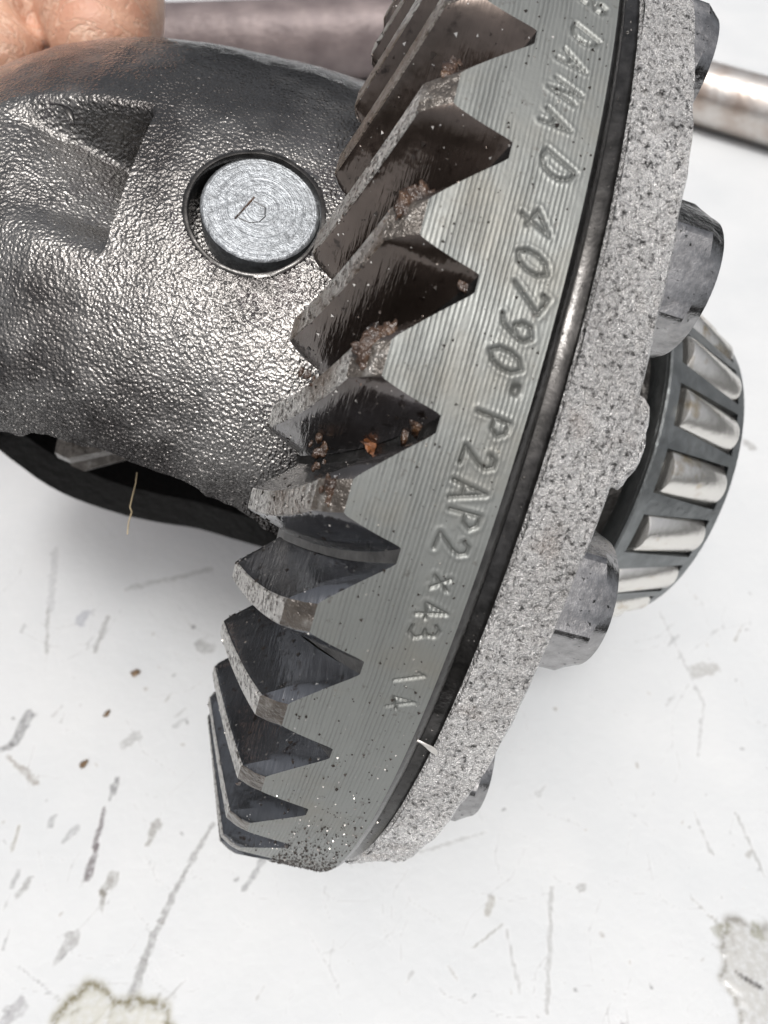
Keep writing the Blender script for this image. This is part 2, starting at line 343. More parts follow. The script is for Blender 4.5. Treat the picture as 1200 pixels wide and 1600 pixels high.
# ------------------------------------------------------------------ ring gear
NT = 43; PT = 2*PI/NT; TH0 = -0.3551
RH = 0.997                                  # heel cylinder
ring_mats = [M['heel'], M['dark'], M['flank'], M['land'], M['chamfer']]
GLYPH = {   # strokes in a box 0..0.62 wide, 0..1 high
 'D': [[(0, 0), (0, 1), (.3, .97), (.52, .75), (.56, .5), (.52, .25), (.3, .03), (0, 0)]],
 'A': [[(0, 0), (.28, 1), (.56, 0)], [(.1, .36), (.46, .36)]],
 'N': [[(0, 0), (0, 1), (.52, 0), (.52, 1)]],
 'P': [[(0, 0), (0, 1), (.35, .97), (.52, .78), (.35, .55), (0, .52)]],
 '2': [[(.03, .78), (.15, .97), (.38, .97), (.5, .78), (.42, .55), (0, 0), (.56, 0)]],
 '3': [[(.03, .88), (.25, 1), (.48, .85), (.42, .6), (.2, .53), (.46, .45), (.54, .22), (.3, 0), (.02, .12)]],
 '4': [[(.42, 0), (.42, 1), (0, .32), (.6, .32)]],
 '0': [[(.28, 0), (.06, .2), (0, .5), (.06, .8), (.28, 1), (.5, .8), (.56, .5), (.5, .2), (.28, 0)]],
 '7': [[(0, .82), (0, 1), (.54, 1), (.2, 0)]],
 '8': [[(.28, .54), (.06, .72), (.1, .92), (.28, 1), (.46, .92), (.5, .72), (.28, .54), (.04, .35), (.06, .1), (.28, 0), (.5, .1), (.52, .35), (.28, .54)]],
 '9': [[(.5, .62), (.28, .42), (.06, .58), (.04, .82), (.28, 1), (.5, .86), (.52, .6), (.42, .15), (.2, 0)]],
 '1': [[(.28, 0), (.28, 1), (.08, .78)]],
 'x': [[(.02, .2), (.5, .75)], [(.02, .75), (.5, .2)]],
 '.': [[(.2, .45), (.32, .45)]],
}
TEXT = [('8', -24.9, -.031, 28, .040), ('D', -21.7, -.036, 28, .037), ('A', -19.3, -.042, 26, .037), ('N', -17.0, -.045, 22, .036), ('A', -14.7, -.047, 18, .036), ('D', -11.8, -.038, 26, .043),
        ('4', -8.2, -.043, 24, .041), ('0', -5.7, -.038, 22, .043), ('7', -3.75, -.034, 22, .043), ('9', -1.8, -.037, 20, .043), ('0', .2, -.039, 16, .043), ('.', 1.7, -.019, 0, .03),
        ('P', 4.1, -.035, 6, .040), ('2', 6.2, -.037, 4, .040), ('A', 8.2, -.037, -4, .042), ('P', 10.0, -.034, 0, .038), ('2', 11.7, -.036, 6, .040), ('x', 14.3, -.034, 0, .036),
        ('4', 16.2, -.035, -14, .038), ('3', 17.8, -.035, -14, .038), ('1', 21.5, -.032, -26, .038), ('4', 23.6, -.033, -26, .038)]
def heel_patch(th0, th1, nth, z0, z1, nzr):
    th = np.linspace(th0, th1, nth); z = np.linspace(z0, z1, nzr)
    TH, Z = np.meshgrid(th, z, indexing='ij'); D = np.zeros_like(TH)
    for ch, td, zc, rot, hgt in TEXT:
        tc = rad(td); sel = np.abs(th-tc) < 0.055
        if not sel.any(): continue
        U = (TH[sel]-tc)*RH; W = Z[sel]-zc; c, s_ = math.cos(rad(rot)), math.sin(rad(rot))
        dm = np.full(U.shape, 9.0)
        for strk in GLYPH[ch]:
            q = [((a-.28)*hgt*.80, (b-.5)*hgt*.90) for a, b in strk]
            q = [(u*c+v*s_, -u*s_+v*c) for u, v in q]
            for (ax, ay), (bx, by) in zip(q[:-1], q[1:]):
                dx, dy = bx-ax, by-ay; L = dx*dx+dy*dy+1e-12
                t = np.clip(((U-ax)*dx+(W-ay)*dy)/L, 0, 1)
                dm = np.minimum(dm, np.hypot(U-ax-t*dx, W-ay-t*dy))
        wd = 0.0022 if ch != '.' else 0.006
        k = 0.0026 if ch != '.' else 0.006
        D[sel] += -k*np.exp(-(dm/wd)**2*1.2)+0.0006*np.exp(-((dm-.0056)/.0022)**2)
    R_ = RH+D
    return np.stack([R_*np.cos(TH), R_*np.sin(TH), Z], -1), np.clip(-D/.0018, 0, 1)
ring = MB()
ZV = -0.088
T1, T2 = rad(-44), rad(58)
HP, CUT = heel_patch(T1, T2, 1450, -0.001, ZV, 76)
ring.grid(HP, 0, flip=True)
ring.revolve([(RH, -0.001), (RH, -0.03), (RH, -.06), (RH, ZV)], 220, 0, T2, T1+2*PI, flip=True)
ring.revolve([(.945, .016), (.978, .016), (RH-.004, .006), (RH, -.001)], 360, 1, flip=True)             # chamfer towards the flange
cone = [(RH, ZV), (.93, -.123), (.86, -.163), (.78, -.2125), (.755, -.224), (.715, -.205), (.70, -.17), (.70, .0), (.70, .016), (.945, .016)]
ring.revolve(cone, 430, 1, flip=True)
ring_gear = ring.build('ring_gear', ring_mats, gear_root, sharp=32)
ca = ring_gear.data.attributes.new('cut', 'FLOAT', 'POINT'); cv = np.zeros(len(ring.V), np.float32); cv[:CUT.size] = CUT.ravel(); ca.data.foreach_set('value', cv)

def tooth_mesh():
    lv = np.array([0, .07, .16, .28, .42, .56, .70, .82, .92, .975, 1.0])      # levels root -> top
    ss = [0.0, .035, .08, .14, .2, .3, .4, .5, .6, .7, .8, .88, .94, .985, 1.0]
    P = []
    for s in ss:
        sp = 0.035*4*s*(1-s)                                                     # the spiral is an arc
        fr = lambda a, b: a+(b-a)*s+sp
        rl, rr = fr(.070, .930), fr(.940, 1.80); ll, lr = fr(.545, 1.335), fr(.80, 1.605)
        zr = ZV+(-.2225-ZV)*s+.002; rr_ = RH+(.765-RH)*s
        zt = -.1835+(-.276+.1835)*s; rt = 1.0+(.772-1.0)*s
        if s < .08: k = s/.08; k = k**.8; zt = -.1585+(zt+.1585)*k
        if s > .94: zt += .012*((s-.94)/.06)**1.5
        if s == 0: rt = RH; rr_ = RH
        row = []
        for side in (0, 1):
            for v in (lv if side == 0 else lv[::-1]):
                e = .016*math.exp(-v/.05) + (-.016*max(0, (v-.9)/.1)**2) + .010*math.sin(PI*min(v, 1))   # fillet at the root, convex flank, broken edge
                f = (rl+(ll-rl)*v) if side == 0 else (rr+(lr-rr)*v)
                f += (-e if side == 0 else e)
                r = rr_+(rt-rr_)*v; zz = zr+(zt-zr)*v
                row.append((r, TH0+f*PT, zz))
            if side == 0:
                a = row[-1]; b = (rt, TH0+(lr-.016)*PT, zt)
                for q in (.25, .5, .75): row.append((a[0]+(b[0]-a[0])*q, a[1]+(b[1]-a[1])*q, a[2]))
        P.append(row)
    mb = MB(); n = len(lv); W = len(P[0])
    b0 = len(mb.V)
    for row in P: mb.V.extend([cyl(*p) for p in row])
    for i in range(len(ss)-1):
        for j in range(W-1):
            top = n-1 <= j < n+3
            mt = 2
            if top or j in (n-2, n+3): mt = 3
            if i < 2 and (top or j in (n-2, n+3)): mt = 4
            mb.F.append((b0+i*W+j, b0+i*W+j+1, b0+(i+1)*W+j+1, b0+(i+1)*W+j)); mb.M.append(mt)
    for end, mt in ((0, 0), (len(ss)-1, 2)):
        rows = []
        for v in range(n):
            L = P[end][v]; R_ = P[end][W-1-v]
            rows.append([cyl(L[0], L[1]+(R_[1]-L[1])*q, L[2]) for q in np.linspace(0, 1, 7)])
        mb.grid(rows, mt, flip=(end == 0))
        if end == 0:
            for a in range(1, 7): mb.M[-a] = 4
    me = mesh('gear_tooth', mb.V, mb.F, ring_mats, mb.M, True, 28)
    return me
tm = tooth_mesh()
for k in range(NT):
    t = link('gear_tooth', tm, ring_gear); t.rotation_euler = (0, 0, (k-8)*PT)

# ------------------------------------------------------------------ carrier flange, case and hub
def rough_revolve(mb, prof, n, amp, m=0, freq=9, th0=0, th1=2*PI, flip=False):
    full = abs(th1-th0-2*PI) < 1e-6
    ths = np.linspace(th0, th1, n, endpoint=not full); P = []
    for t in ths:
        row = []
        for (r, z, a) in prof:
            d = a*amp*(nz(r*math.cos(t)*freq, r*math.sin(t)*freq, z*freq)+.6*nz(r*math.cos(t)*freq*3, r*math.sin(t)*freq*3, z*freq*3+7))
            d2 = a*amp*nz(r*math.cos(t)*freq+31, r*math.sin(t)*freq, z*freq)
            row.append(((r+d)*math.cos(t), (r+d)*math.sin(t), z+d2*.6))
        P.append(row)
    mb.grid(P, m, full, flip)
fl = MB()
fl.revolve([(.70, .018), (.962, .018), (.964, .034), (.969, .038)], 360, 1)
prof = [(.969, .038, .15), (.973, .041, .4)]+[(.975-(.975-.962)*q, .041+(.112-.041)*q, 1) for q in np.linspace(.08, 1, 14)]+[(.9575, .120, 1.2), (.948, .126, 1.2), (.93, .129, 1), (.88, .130, .5), (.70, .133, .4), (.56, .15, .4), (.48, .19, .4), (.43, .26, .3), (.36, .27, .2)]
rough_revolve(fl, prof[:2], 700, .0062, 0)
rough_revolve(fl, prof[16:], 620, .0062, 0)
def rim_band(tA, tB, n, k):           # the cast outer band of the flange, grain and all
    P = []
    for t in np.linspace(tA, tB, n):
        row = []; c, s_ = math.cos(t), math.sin(t)
        for q in np.linspace(0, 1, k):
            r = .9735-(.9735-.958)*q; z = .041+(.120-.041)*q; X, Y = r*c, r*s_
            edge = min(1, q/.06, (1-q)/.06)
            d = .0062*(nz(X*9, Y*9, z*9)+.6*nz(X*27, Y*27, z*27+7))
            if k > 20:
                g = nz(X*62, Y*62, z*62)+.55*nz(X*125, Y*125, z*125+3)
                d += edge*(.0050*g-.0085*max(0, nz(X*80+9, Y*80, z*80)-.18))
            row.append(((r+d)*c, (r+d)*s_, z+.004*nz(X*9+31, Y*9, z*9)*(.3+.7*q)))
        P.append(row)
    fl.grid(P, 0)
rim_band(rad(-46), rad(66), 900, 46); rim_band(rad(66), rad(314), 240, 6)
flange = fl.build('flange', [M['rim'], M['dark']], gear_root, sharp=50)
# torn casting lump on the back edge of the flange
lm_ = MB(); th, z = on_gear(985, 700, .955)
P = []
for i in range(15):
    a = PI*i/14; row = []
    for j in range(24):
        b = 2*PI*j/24; x_, y_, z_ = math.sin(a)*math.cos(b), math.sin(a)*math.sin(b), math.cos(a)
        k = 1+.22*nz(x_*2.2+3, y_*2.2, z_*2.2)+.08*nz(x_*7, y_*7, z_*7)
        row.append((.918+.034*x_*k, .060*y_*k, .132+.028*z_*k))
    row.append(row[0]); P.append(row)
lm_.grid(P)
lo = lm_.build('casting_lump', [M['rim']], flange); lo.rotation_euler = (0, 0, rad(2.4))

ROUT = [(-1.30, .30), (-1.16, .33), (-1.07, .385), (-1.0, .445), (-.92, .50), (-.84, .548), (-.76, .582), (-.68, .606), (-.58, .622), (-.48, .632), (-.38, .640), (-.28, .643), (-.15, .645)]
def rout(z): return float(np.interp(z, [a for a, _ in ROUT], [b for _, b in ROUT]))
EZ = [-1.1, -.675, -.627, -.531, -.451, -.357, -.298, -.223, -.15]; ET = [25.0, 23.6, 22.3, 20.9, 21.5, 22.9, 24.0, 27.1, 30]
PIN_T, PIN_Z, HR = rad(-16.5), -.381, .1035
def sector(mb, tA, tBf, nth, zs, carve):
    P = []; Q = []
    for z in zs:
        tB = tBf(z); row = []; inn = []; t0 = tA if carve else tA-rad(8.5)*min(1, max(0, (-.5-z)/.4))
        for i in range(nth):
            t = t0+(tB-t0)*i/(nth-1); r = rout(z); zz = z
            r += .005*nz(t*4, z*6, 3)+.0010*nz(t*22, z*34, 5)
            if carve:
                if z < -.5735:                                               # cast pocket
                    td = math.degrees(t); wz = min(1, (-.5735-z)/.012); wz = wz*max(0, 1-max(0, -.60-z)/.22)**1.0
                    up_ = min(1, max(0, (td+30)/5)); dn = min(1, max(0, (-4-td)/7)); up_ = up_*up_*(3-2*up_); dn = dn*dn*(3-2*dn)*(1-.65*min(1, max(0, (td+27)/20)))
                    r -= .11*wz*up_*dn
                du = (t-PIN_T)*.63; dz = z-PIN_Z; rho = math.hypot(du, dz)
                if rho < HR+.008 and rho > 1e-6:
                    if rho > HR-.001: kk = (HR+.0005)/rho if rho < HR+.0045 else 1; dd = 0
                    elif rho > HR-.0065: kk = (HR-.001)/rho; dd = .055
                    else: kk = 1; dd = .055
                    t2 = PIN_T+du*kk/.63; zz = PIN_Z+dz*kk; r -= dd
                    row.append(cyl(r, t2, zz)); inn.append(cyl(rout(z)-.12, t, z)); continue
            row.append(cyl(r, t, zz)); inn.append(cyl(rout(z)-.12, t, z))
        P.append(row); Q.append(inn)
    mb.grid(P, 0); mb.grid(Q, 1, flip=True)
    for e in (0, -1):                                                        # cut edges of the window and the ends
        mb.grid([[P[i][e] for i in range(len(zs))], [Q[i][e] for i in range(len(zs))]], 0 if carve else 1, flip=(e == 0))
    mb.grid([P[0], Q[0]], 0, flip=True); mb.grid([P[-1], Q[-1]], 0)
cs = MB()
zs1 = sorted(set([round(float(v), 5) for v in np.linspace(-1.12, -.15, 170)]+[-.5734, -.5738, -.578, -.583, -.5855]))
ed = lambda z: rad(float(np.interp(z, EZ, ET))+1.1*nz(z*14, 2)+.5*nz(z*50, 4))
sector(cs, rad(-84), ed, 190, zs1, True)
zs2 = np.linspace(-1.12, -.15, 30)
sector(cs, rad(134), lambda z: rad(206+2*nz(z*9, 8)), 50, zs2, False)
cs.revolve([(.30, -1.34), (.30, -1.2), (.36, -1.09), (rout(-1.06)-.003, -1.06), (rout(-1.02)-.003, -1.02), (.36, -1.02), (.2, -1.02), (.2, -1.34), (.30, -1.34)], 96, 0)
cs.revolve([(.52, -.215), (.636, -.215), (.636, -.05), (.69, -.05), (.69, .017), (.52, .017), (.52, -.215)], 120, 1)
case = cs.build('case', [M['case'], M['inner_shade']], gear_root, sharp=42)
hb = MB()
hb.revolve([(.36, .26), (.372, .40), (.30, .40), (.30, .655), (.25, .66), (.22, .64), (.22, .2)], 120, 0, cen=(0, -.03))
hb.build('hub', [M['black']], gear_root, sharp=40)

br = MB(); P = []; HB = .0980
for i in range(97):
    a = 2*PI*i/96; row = []
    for rho, off in ((HB+.013, -.005), (HB+.008, .0002), (HB+.003, .0008), (HB+.001, .0003), (HB, -.0015), (HB-.0005, -.012), (HB-.0005, -.07)):
        t = PIN_T+rho*math.cos(a)/.63; z = PIN_Z+rho*math.sin(a); row.append(cyl(rout(z)+.005*nz(t*4, z*6, 3)+.0010*nz(t*22, z*34, 5)+off, t, z))
    P.append(row)
br.grid(P, 0, flip=False); br.build('bore_rim', [M['dark']], case, sharp=40)
# cross pin: its end shows in the bore of the case
pin_frame = Matrix.Translation(Vector((0, 0, 0)))
def local_radial(th, z, r):
    """frame whose Z points out along the radius at (th, z)"""
    ez = Vector((math.cos(th), math.sin(th), 0)); ey = Vector((0, 0, 1)); ex = ey.cross(ez)
    mt = Matrix((ex, ey, ez)).transposed().to_4x4(); mt.translation = Vector(cyl(r, th, z))*S
    return mt
pn = MB(); pr = .0905
pn.revolve([(0.0005, 0), (.02, 0), (.05, 0), (pr-.006, 0), (pr-.001, -.003), (pr, -.009), (pr, -.30)], 96, 0)
pin = pn.build('cross_pin', [M['pin']], gear_root, sharp=30)
pin.matrix_local = local_radial(rad(-17.75), PIN_Z+.005, .6265)
# stamped letter and scratch on the pin end
ms = MB()
def ribbon(mb, pts, w, z0, hgt):
    for a, b in zip(pts[:-1], pts[1:]):
        a = np.array(a); b = np.array(b); d = b-a; d = d/np.linalg.norm(d); nn = np.array([-d[1], d[0]])*w
        a = a-d*w*.5; b = b+d*w*.5
        P = [[(*(a+nn), z0), (*(a+nn*.35), z0+hgt), (*(a-nn*.35), z0+hgt), (*(a-nn), z0)], [(*(b+nn), z0), (*(b+nn*.35), z0+hgt), (*(b-nn*.35), z0+hgt), (*(b-nn), z0)]]
        mb.grid(P, 0, flip=True)
ribbon(ms, [(-.008, -.012), (-.003, .006), (.012, .010), (.024, .004), (.030, -.010), (.027, -.026)], .0011, -.0002, .0007)
ms.build('stamped_mark', [M['dark']], pin)
ms = MB(); ribbon(ms, [(-.014, -.014), (.004, -.021), (.030, -.031)], .0018, -.0002, .0012); ms.build('scratch', [M['grease']], pin)

# side gear inside the case
sg = MB(); P = []
for i in range(16*8):
    t = 2*PI*i/(16*8); tt = .5+.5*math.cos(16*t); tt = min(1, max(0, (tt-.25)*2))
    P.append([(.16*math.cos(t), .16*math.sin(t), -.76)]+[((r+dr*tt)*math.cos(t), (r+dr*tt)*math.sin(t), z) for r, dr, z in ((.27, .05, -.74), (.27, .055, -.71), (.21, .05, -.60), (.15, .0, -.59))])
sg.grid(P, 0, True)
sg.build('side_gear', [M['chamfer']], gear_root, sharp=35)

# ------------------------------------------------------------------ ring gear bolts
def bolt_mesh():
    b = MB(); h0, h1 = .128, .205; ac = .104; ri = ac*math.cos(PI/6)
    P = []; angs = []
    for c in range(6):
        angs += [c*PI/3+rad(q) for q in (-2.6, -1.0, 1.0, 2.6, 8, 15, 22.5, 30, 37.5, 45, 52)]
    for a in angs:
        k = ((a+1e-9) % (PI/3))-PI/6; rhex = min(ri/math.cos(k), ac*.978)
        dz = max(0, (rhex-ri*.97))*.6
        row = [(rhex, h0), (rhex, h0+.01), (rhex, h1-.016-dz), (ri*.985, h1-.0015), (ri*.94, h1), (ri*.5, h1+.001), (.001, h1+.001)]
        P.append([(r*math.cos(a), r*math.sin(a), z) for r, z in row])
    b.grid(P, 0, True)
    return mesh('flange_bolt', b.V, b.F, M['bolt'], None, True, 16)
bm_ = bolt_mesh()
for k in range(12):
    t = rad(17+30*k); bo = link('flange_bolt', bm_, gear_root, tuple(Vector(cyl(.802 if k == 1 else .828, t, 0))*S)); bo.rotation_euler = (0, 0, rad({11: 40, 0: 22, 1: 8, 10: 20}.get(k, 17*k*k)))

# ------------------------------------------------------------------ tapered roller bearing
BC = (0, -.03); NR = 20
bearing = tag(bpy.data.objects.new('roller_bearing', None)); col.objects.link(bearing); bearing.parent = gear_root; bearing.location = (BC[0]*S, BC[1]*S, 0)
cg = MB()
def cagept(r, t, z): return (r*math.cos(t), r*math.sin(t), z)
za, zb, zc, zd = .408, .437, .603, .628
rz = lambda z: .436+(.352-.436)*(z-za)/(zd-za)
for ins, flip in ((0, False), (.012, True)):
    cg.revolve([(rz(za)-ins-.004, za), (rz(za+.004)-ins, za+.004), (rz(zb)-ins, zb)], 160, 0, flip=flip)
    cg.revolve([(rz(zc)-ins, zc), (rz(zd-.006)-ins, zd-.006), (rz(zd)-ins-.012, zd)], 160, 0, flip=flip)
cg.revolve([(.30, za+.004), (rz(za)-.004, za)], 160, 0); cg.revolve([(rz(zd)-.012, zd), (.31, zd-.004)], 160, 0)
HW = rad(5.9)                                                    # half window
for k in range(NR):
    t0 = rad(4.6)+k*2*PI/NR+HW; t1 = rad(4.6)+(k+1)*2*PI/NR-HW
    wz = lambda z: rad(1.3)*(z-zb)/(zc-zb)
    rows = [[cagept(rz(z), t0+wz(z)+(t1-t0-2*wz(z))*q, z) for q in np.linspace(0, 1, 5)] for z in np.linspace(zb, zc, 4)]
    cg.grid(rows, 0, flip=False)
    for tt, fl_ in ((t0, False), (t1, True)):
        sg_ = -1 if fl_ else 1
        cg.grid([[cagept(rz(z), tt+sg_*wz(z), z) for z in (zb, zc)], [cagept(rz(z)-.03, tt+sg_*(wz(z)+.012), z) for z in (zb, zc)]], 0, flip=not fl_)
cg.revolve([(.33, za+.02), (.30, .52), (.275, zd-.01)], 96, 0)    # inner race behind the rollers
cg.build('cage', [M['cage']], bearing, sharp=30)
rb = MB(); P = []
for i in range(24):
    a = 2*PI*i/24
    P.append([(r*math.cos(a), r*math.sin(a), z) for r, z in ((.0005, 0), (.042, 0), (.050, .004), (.0515, .009), (.0465, .158), (.044, .164), (.0005, .165))])
rb.grid(P, 0, True)
rme = mesh('roller', rb.V, rb.F, M['roller'], None, True, 35)
tilt = math.atan2(.436-.352, zd-za)
for k in range(NR):
    t = rad(4.6)+k*2*PI/NR
    r_ = link('roller', rme, bearing)
    r_.matrix_local = Matrix.Rotation(t, 4, 'Z') @ Matrix.Translation(Vector((.386, 0, .438))*S) @ Matrix.Rotation(-tilt, 4, 'Y')

# ------------------------------------------------------------------ grime on the gear
def blob_mesh(name, rx, ry, rz_, mat, seed, rough=.35, n=14):
    b = MB(); P = []
    for i in range(n+1):
        a = PI*i/n; row = []
        for j in range(2*n):
            c = PI*j/n; x_, y_, z_ = math.sin(a)*math.cos(c), math.sin(a)*math.sin(c), math.cos(a)
            k = 1+rough*nz(x_*1.7+seed, y_*1.7, z_*1.7)+rough*.6*nz(x_*4.5, y_*4.5+seed, z_*4.5)+rough*.3*nz(x_*10, y_*10+seed, z_*10)
            row.append((rx*x_*k, ry*y_*k, rz_*z_*k))
        row.append(row[0]); P.append(row)
    b.grid(P)
    return mesh(name, b.V, b.F, mat)
def stick(name, me, px, py, r, parent, lift=0, zoff=0):
    th, z = on_gear(px, py, r); o = link(name, me, parent); o.matrix_local = local_radial(th, z+zoff, r+lift) @ Matrix.Rotation(random.uniform(0, 6.28), 4, 'Z'); return o
def grease(px_, py_, spread, n, r_, size):
    V = []; F = []; th0, z0 = on_gear(px_, py_, r_); fr_ = np.array(local_radial(th0, z0, r_))
    for i in range(n):
        a, b = random.gauss(0, spread), random.gauss(0, spread*.7)
        rr_ = size*random.uniform(.4, 1.6)*math.exp(-(a*a+b*b)/(3*spread**2)); me = blob_mesh('tmp', rr_*random.uniform(.9, 2.2), rr_, rr_*random.uniform(.14, .3), M['grease'], random.random()*50, .5, 7)
        base_ = len(V); V += [(v.co.x/S+a, v.co.y/S+b, v.co.z/S-rr_*.1) for v in me.vertices]; F += [[base_+k for k in p.vertices] for p in me.polygons]
        bpy.data.meshes.remove(me)
    o = obj('grease_clump', V, F, M['grease'], ring_gear); th, z = on_gear(px_, py_, r_); o.matrix_local = local_radial(th, z, r_)
for args in [(648, 318, .011, 26, .991, .0075), (635, 345, .006, 10, .985, .005), (590, 545, .014, 34, .991, .009), (603, 525, .007, 12, .992, .006), (574, 575, .007, 12, .985, .006),
             (706, 112, .008, 14, .992, .006), (690, 132, .005, 8, .985, .005), (731, 447, .005, 9, .984, .006), (662, 655, .009, 22, .972, .008), (645, 668, .007, 12, .955, .007), (522, 772, .010, 12, .992, .005), (372, 1224, .002, 4, .99, .004), (492, 705, .014, 12, .865, .005), (480, 590, .012, 5, .90, .003)]:
    grease(*args)
fk = MB(); fk.grid([[(u*.021*(1-.35*abs(v))+.004*nz(u*3, v*3, 1), v*.012*(1-.5*abs(u)**1.5)+.005*nz(u*2.5, v*2.5, 5), .004+.009*nz(u*1.9, v*1.9, 9)) for u in np.linspace(-1, 1, 8)] for v in np.linspace(-1, 1, 6)])
stick('rust_flake', mesh('rust_flake', fk.V, fk.F, M['flake'], None, False), 590, 695, .90, ring_gear, .003)
sv = MB(); sv.grid([[(u, .010*(1-(u/.024)**2)+v*(1-(abs(u)/.025)**1.6)*(1+.3*math.sin(u*160)), .002+.007*(1-(u/.024)**2)+.002*(1-abs(v)/.004)) for u in np.linspace(-.024, .024, 13)] for v in (-.004, 0, .004)])
o = stick('metal_sliver', mesh('metal_sliver', sv.V, sv.F, M['sliver']), 662, 1152, .972, ring_gear, .012); th, z = on_gear(662, 1152, .972); o.matrix_local = local_radial(th, z, .985) @ Matrix.Rotation(rad(62), 4, 'Z')

o = link('casting_flash', sv_me := mesh('casting_flash', sv.V, sv.F, M['dark']), case); th, z = on_gear(98, 186, .598)
o.matrix_local = local_radial(th, z, .600) @ Matrix.Rotation(rad(58), 4, 'Z') @ Matrix.Scale(1.15, 4)
def scatter(name, n, mat, gen, smin, smax, parent, label=None):
    V = []; F = []
    base = np.array([(1, 0, -.3), (-.5, .87, -.3), (-.5, -.87, -.3), (0, 0, .8)])
    while len(V) < n*4:
        p, nrm = gen()
        s = smin*(smax/smin)**(random.random()**2); q = base*s*rng.uniform(.6, 1.4, (4, 3))
        ez = Vector(nrm).normalized(); ex = Vector((nz(*[a*99 for a in p])+.01, random.random()-.5, random.random()-.5)).cross(ez).normalized(); ey = ez.cross(ex)
        q = q @ np.array([ex, ey, ez]); b = len(V); V.extend((q+np.array(p)).tolist())
        F += [(b, b+1, b+3), (b+1, b+2, b+3), (b+2, b, b+3), (b, b+2, b+1)]
    return tag(obj(name, V, F, mat, parent, smooth=False), label, kind='stuff')
def g_heel():
    t = random.uniform(rad(-40), rad(56)); z = random.uniform(-.15, -.003)
    if z < ZV:                                        # keep to the tooth faces
        f = ((t-TH0)/PT) % 1; v = (ZV-z)/.07
        if not (.08+.45*v < f < .94-.14*v): z = random.uniform(ZV, -.003)
    return cyl(RH, t, z), cyl(1, t, 0)
def g_low():
    t = rad(random.gauss(56, 8)); z = random.uniform(ZV-.01, -.003) if random.random() < .8 else random.uniform(0, ZV); return cyl(RH, t, z), cyl(1, t, 0)
def g_dark():
    t = random.uniform(rad(-40), rad(56)); z = random.uniform(.018, .037); return cyl(.964, t, z), cyl(1, t, 0)
TP = np.array([v.co for v in tm.vertices])/S
polys = [p for p in tm.polygons if p.material_index in (2, 3)]
def g_tooth():
    p = random.choice(polys); a = [TP[i] for i in p.vertices]; u, v = random.random(), random.random()
    q = (a[0]*(1-u)+a[1]*u)*(1-v)+(a[3]*(1-u)+a[2]*u)*v
    k = random.randint(-5, 8); c, s_ = math.cos((k)*PT), math.sin((k)*PT); nn = p.normal
    return (q[0]*c-q[1]*s_, q[0]*s_+q[1]*c, q[2]), (nn[0]*c-nn[1]*s_, nn[0]*s_+nn[1]*c, nn[2])
scatter('grit', 420, M['grit'], g_heel, .0012, .0036, ring_gear)
scatter('metal_fleck', 300, M['fleck'], g_heel, .0010, .0028, ring_gear)
scatter('grit', 1300, M['grit'], g_low, .0011, .0040, ring_gear)
scatter('metal_fleck', 1500, M['fleck'], g_tooth, .0009, .0026, ring_gear)
scatter('grit', 900, M['grit'], g_tooth, .0012, .0045, ring_gear)
scatter('metal_fleck', 160, M['fleck'], g_dark, .0008, .0018, ring_gear)

tag(gear_root, 'oily steel differential with stamped ring gear and bolted case, held up over white table', 'differential')

# ------------------------------------------------------------------ things on the table
def shaft(name, pA, pB, r, prof_mat, label, cat, steps):
    A = np.array(pA); B = np.array(pB); d = Vector(B-A); L = d.length
    b = MB(); prof = []
    for f, k in steps: prof.append((r*k/S, f*L/S))
    prof = [(0.0005, prof[0][1])]+prof+[(0.0005, prof[-1][1])]
    b.revolve(prof, 64, 0)
    o = b.build(name, prof_mat, None, sharp=40); o.location = A
    o.rotation_euler = d.to_track_quat('Z', 'Y').to_euler()
    return tag(o, label, cat)
m = Mat('brown_oxidised_steel')
q1 = m.noise(6, 4, 0.6)
rust = m.set(base=m.ramp(q1, [(0.3, (0.12, 0.095, 0.095)), (0.7, (0.22, 0.18, 0.175))]), metal=0.3, rough=0.5, normal=m.bump(m.noise(30, 3), 0.006))
m = Mat('bright_worn_steel')
q1 = m.noise(5, 4, 0.6)
bright = m.set(base=m.ramp(q1, [(0.35, (0.42, 0.34, 0.29)), (0.6, (0.62, 0.59, 0.56))]), metal=0.8, rough=0.3, normal=m.bump(m.noise(30, 3), 0.003))
def shaft_px(p, q, r):            # axis points lying on the table at radius r, seen at pixels p and q
    out = []
    for (a, b) in (p, q):
        v = C2W @ px_dir(a, b); t = (r-CAMH)/v[2]; out.append(np.array([0, 0, CAMH])+v*t)
    return out
A, B = shaft_px((-60, 82), (700, 55), .025)
shaft('steel_tube', A, B, .025, rust, 'brown oxidised steel tube lying behind the hand and case', 'tube', [(0, .96), (.004, 1), (.9, 1), (.996, 1), (1, .96)])
A, B = shaft_px((980, 112), (1500, 262), .0185)
shaft('steel_shaft', A, B, .0185, bright, 'bright worn steel shaft lying behind the flange', 'shaft', [(0, .93), (.006, 1), (.55, 1), (.6, .96), (.994, .96), (1, .9)])
m = Mat('brown_dirt')
dirt = m.set(base=m.ramp(m.noise(40, 3), [(0.3, (0.06, 0.035, 0.02)), (0.7, (0.26, 0.17, 0.09))]), rough=0.4)
for i, (px_, py_, s_, lab) in enumerate([(212, 1052, .014, 'three-lobed brown dirt crumb on white table, highest of the row left of the lowest teeth'), (167, 1116, .012, 'curved brown dirt crumb on white table between two others'),
                                         (131, 1195, .013, 'oblong dark brown dirt crumb on white table above the long dark streak')]):
    o = link('dirt_crumb', blob_mesh('dirt_crumb', s_, s_*[.8, .55, .6][i], s_*.45, dirt, 20+i*5, .6), None, tuple(on_table(px_, py_)+np.array([0, 0, .0004]))); o.rotation_euler = (0, 0, [.4, 1.1, 1.0][i])
    tag(o, lab, 'dirt', 'brown crumbs on the table')
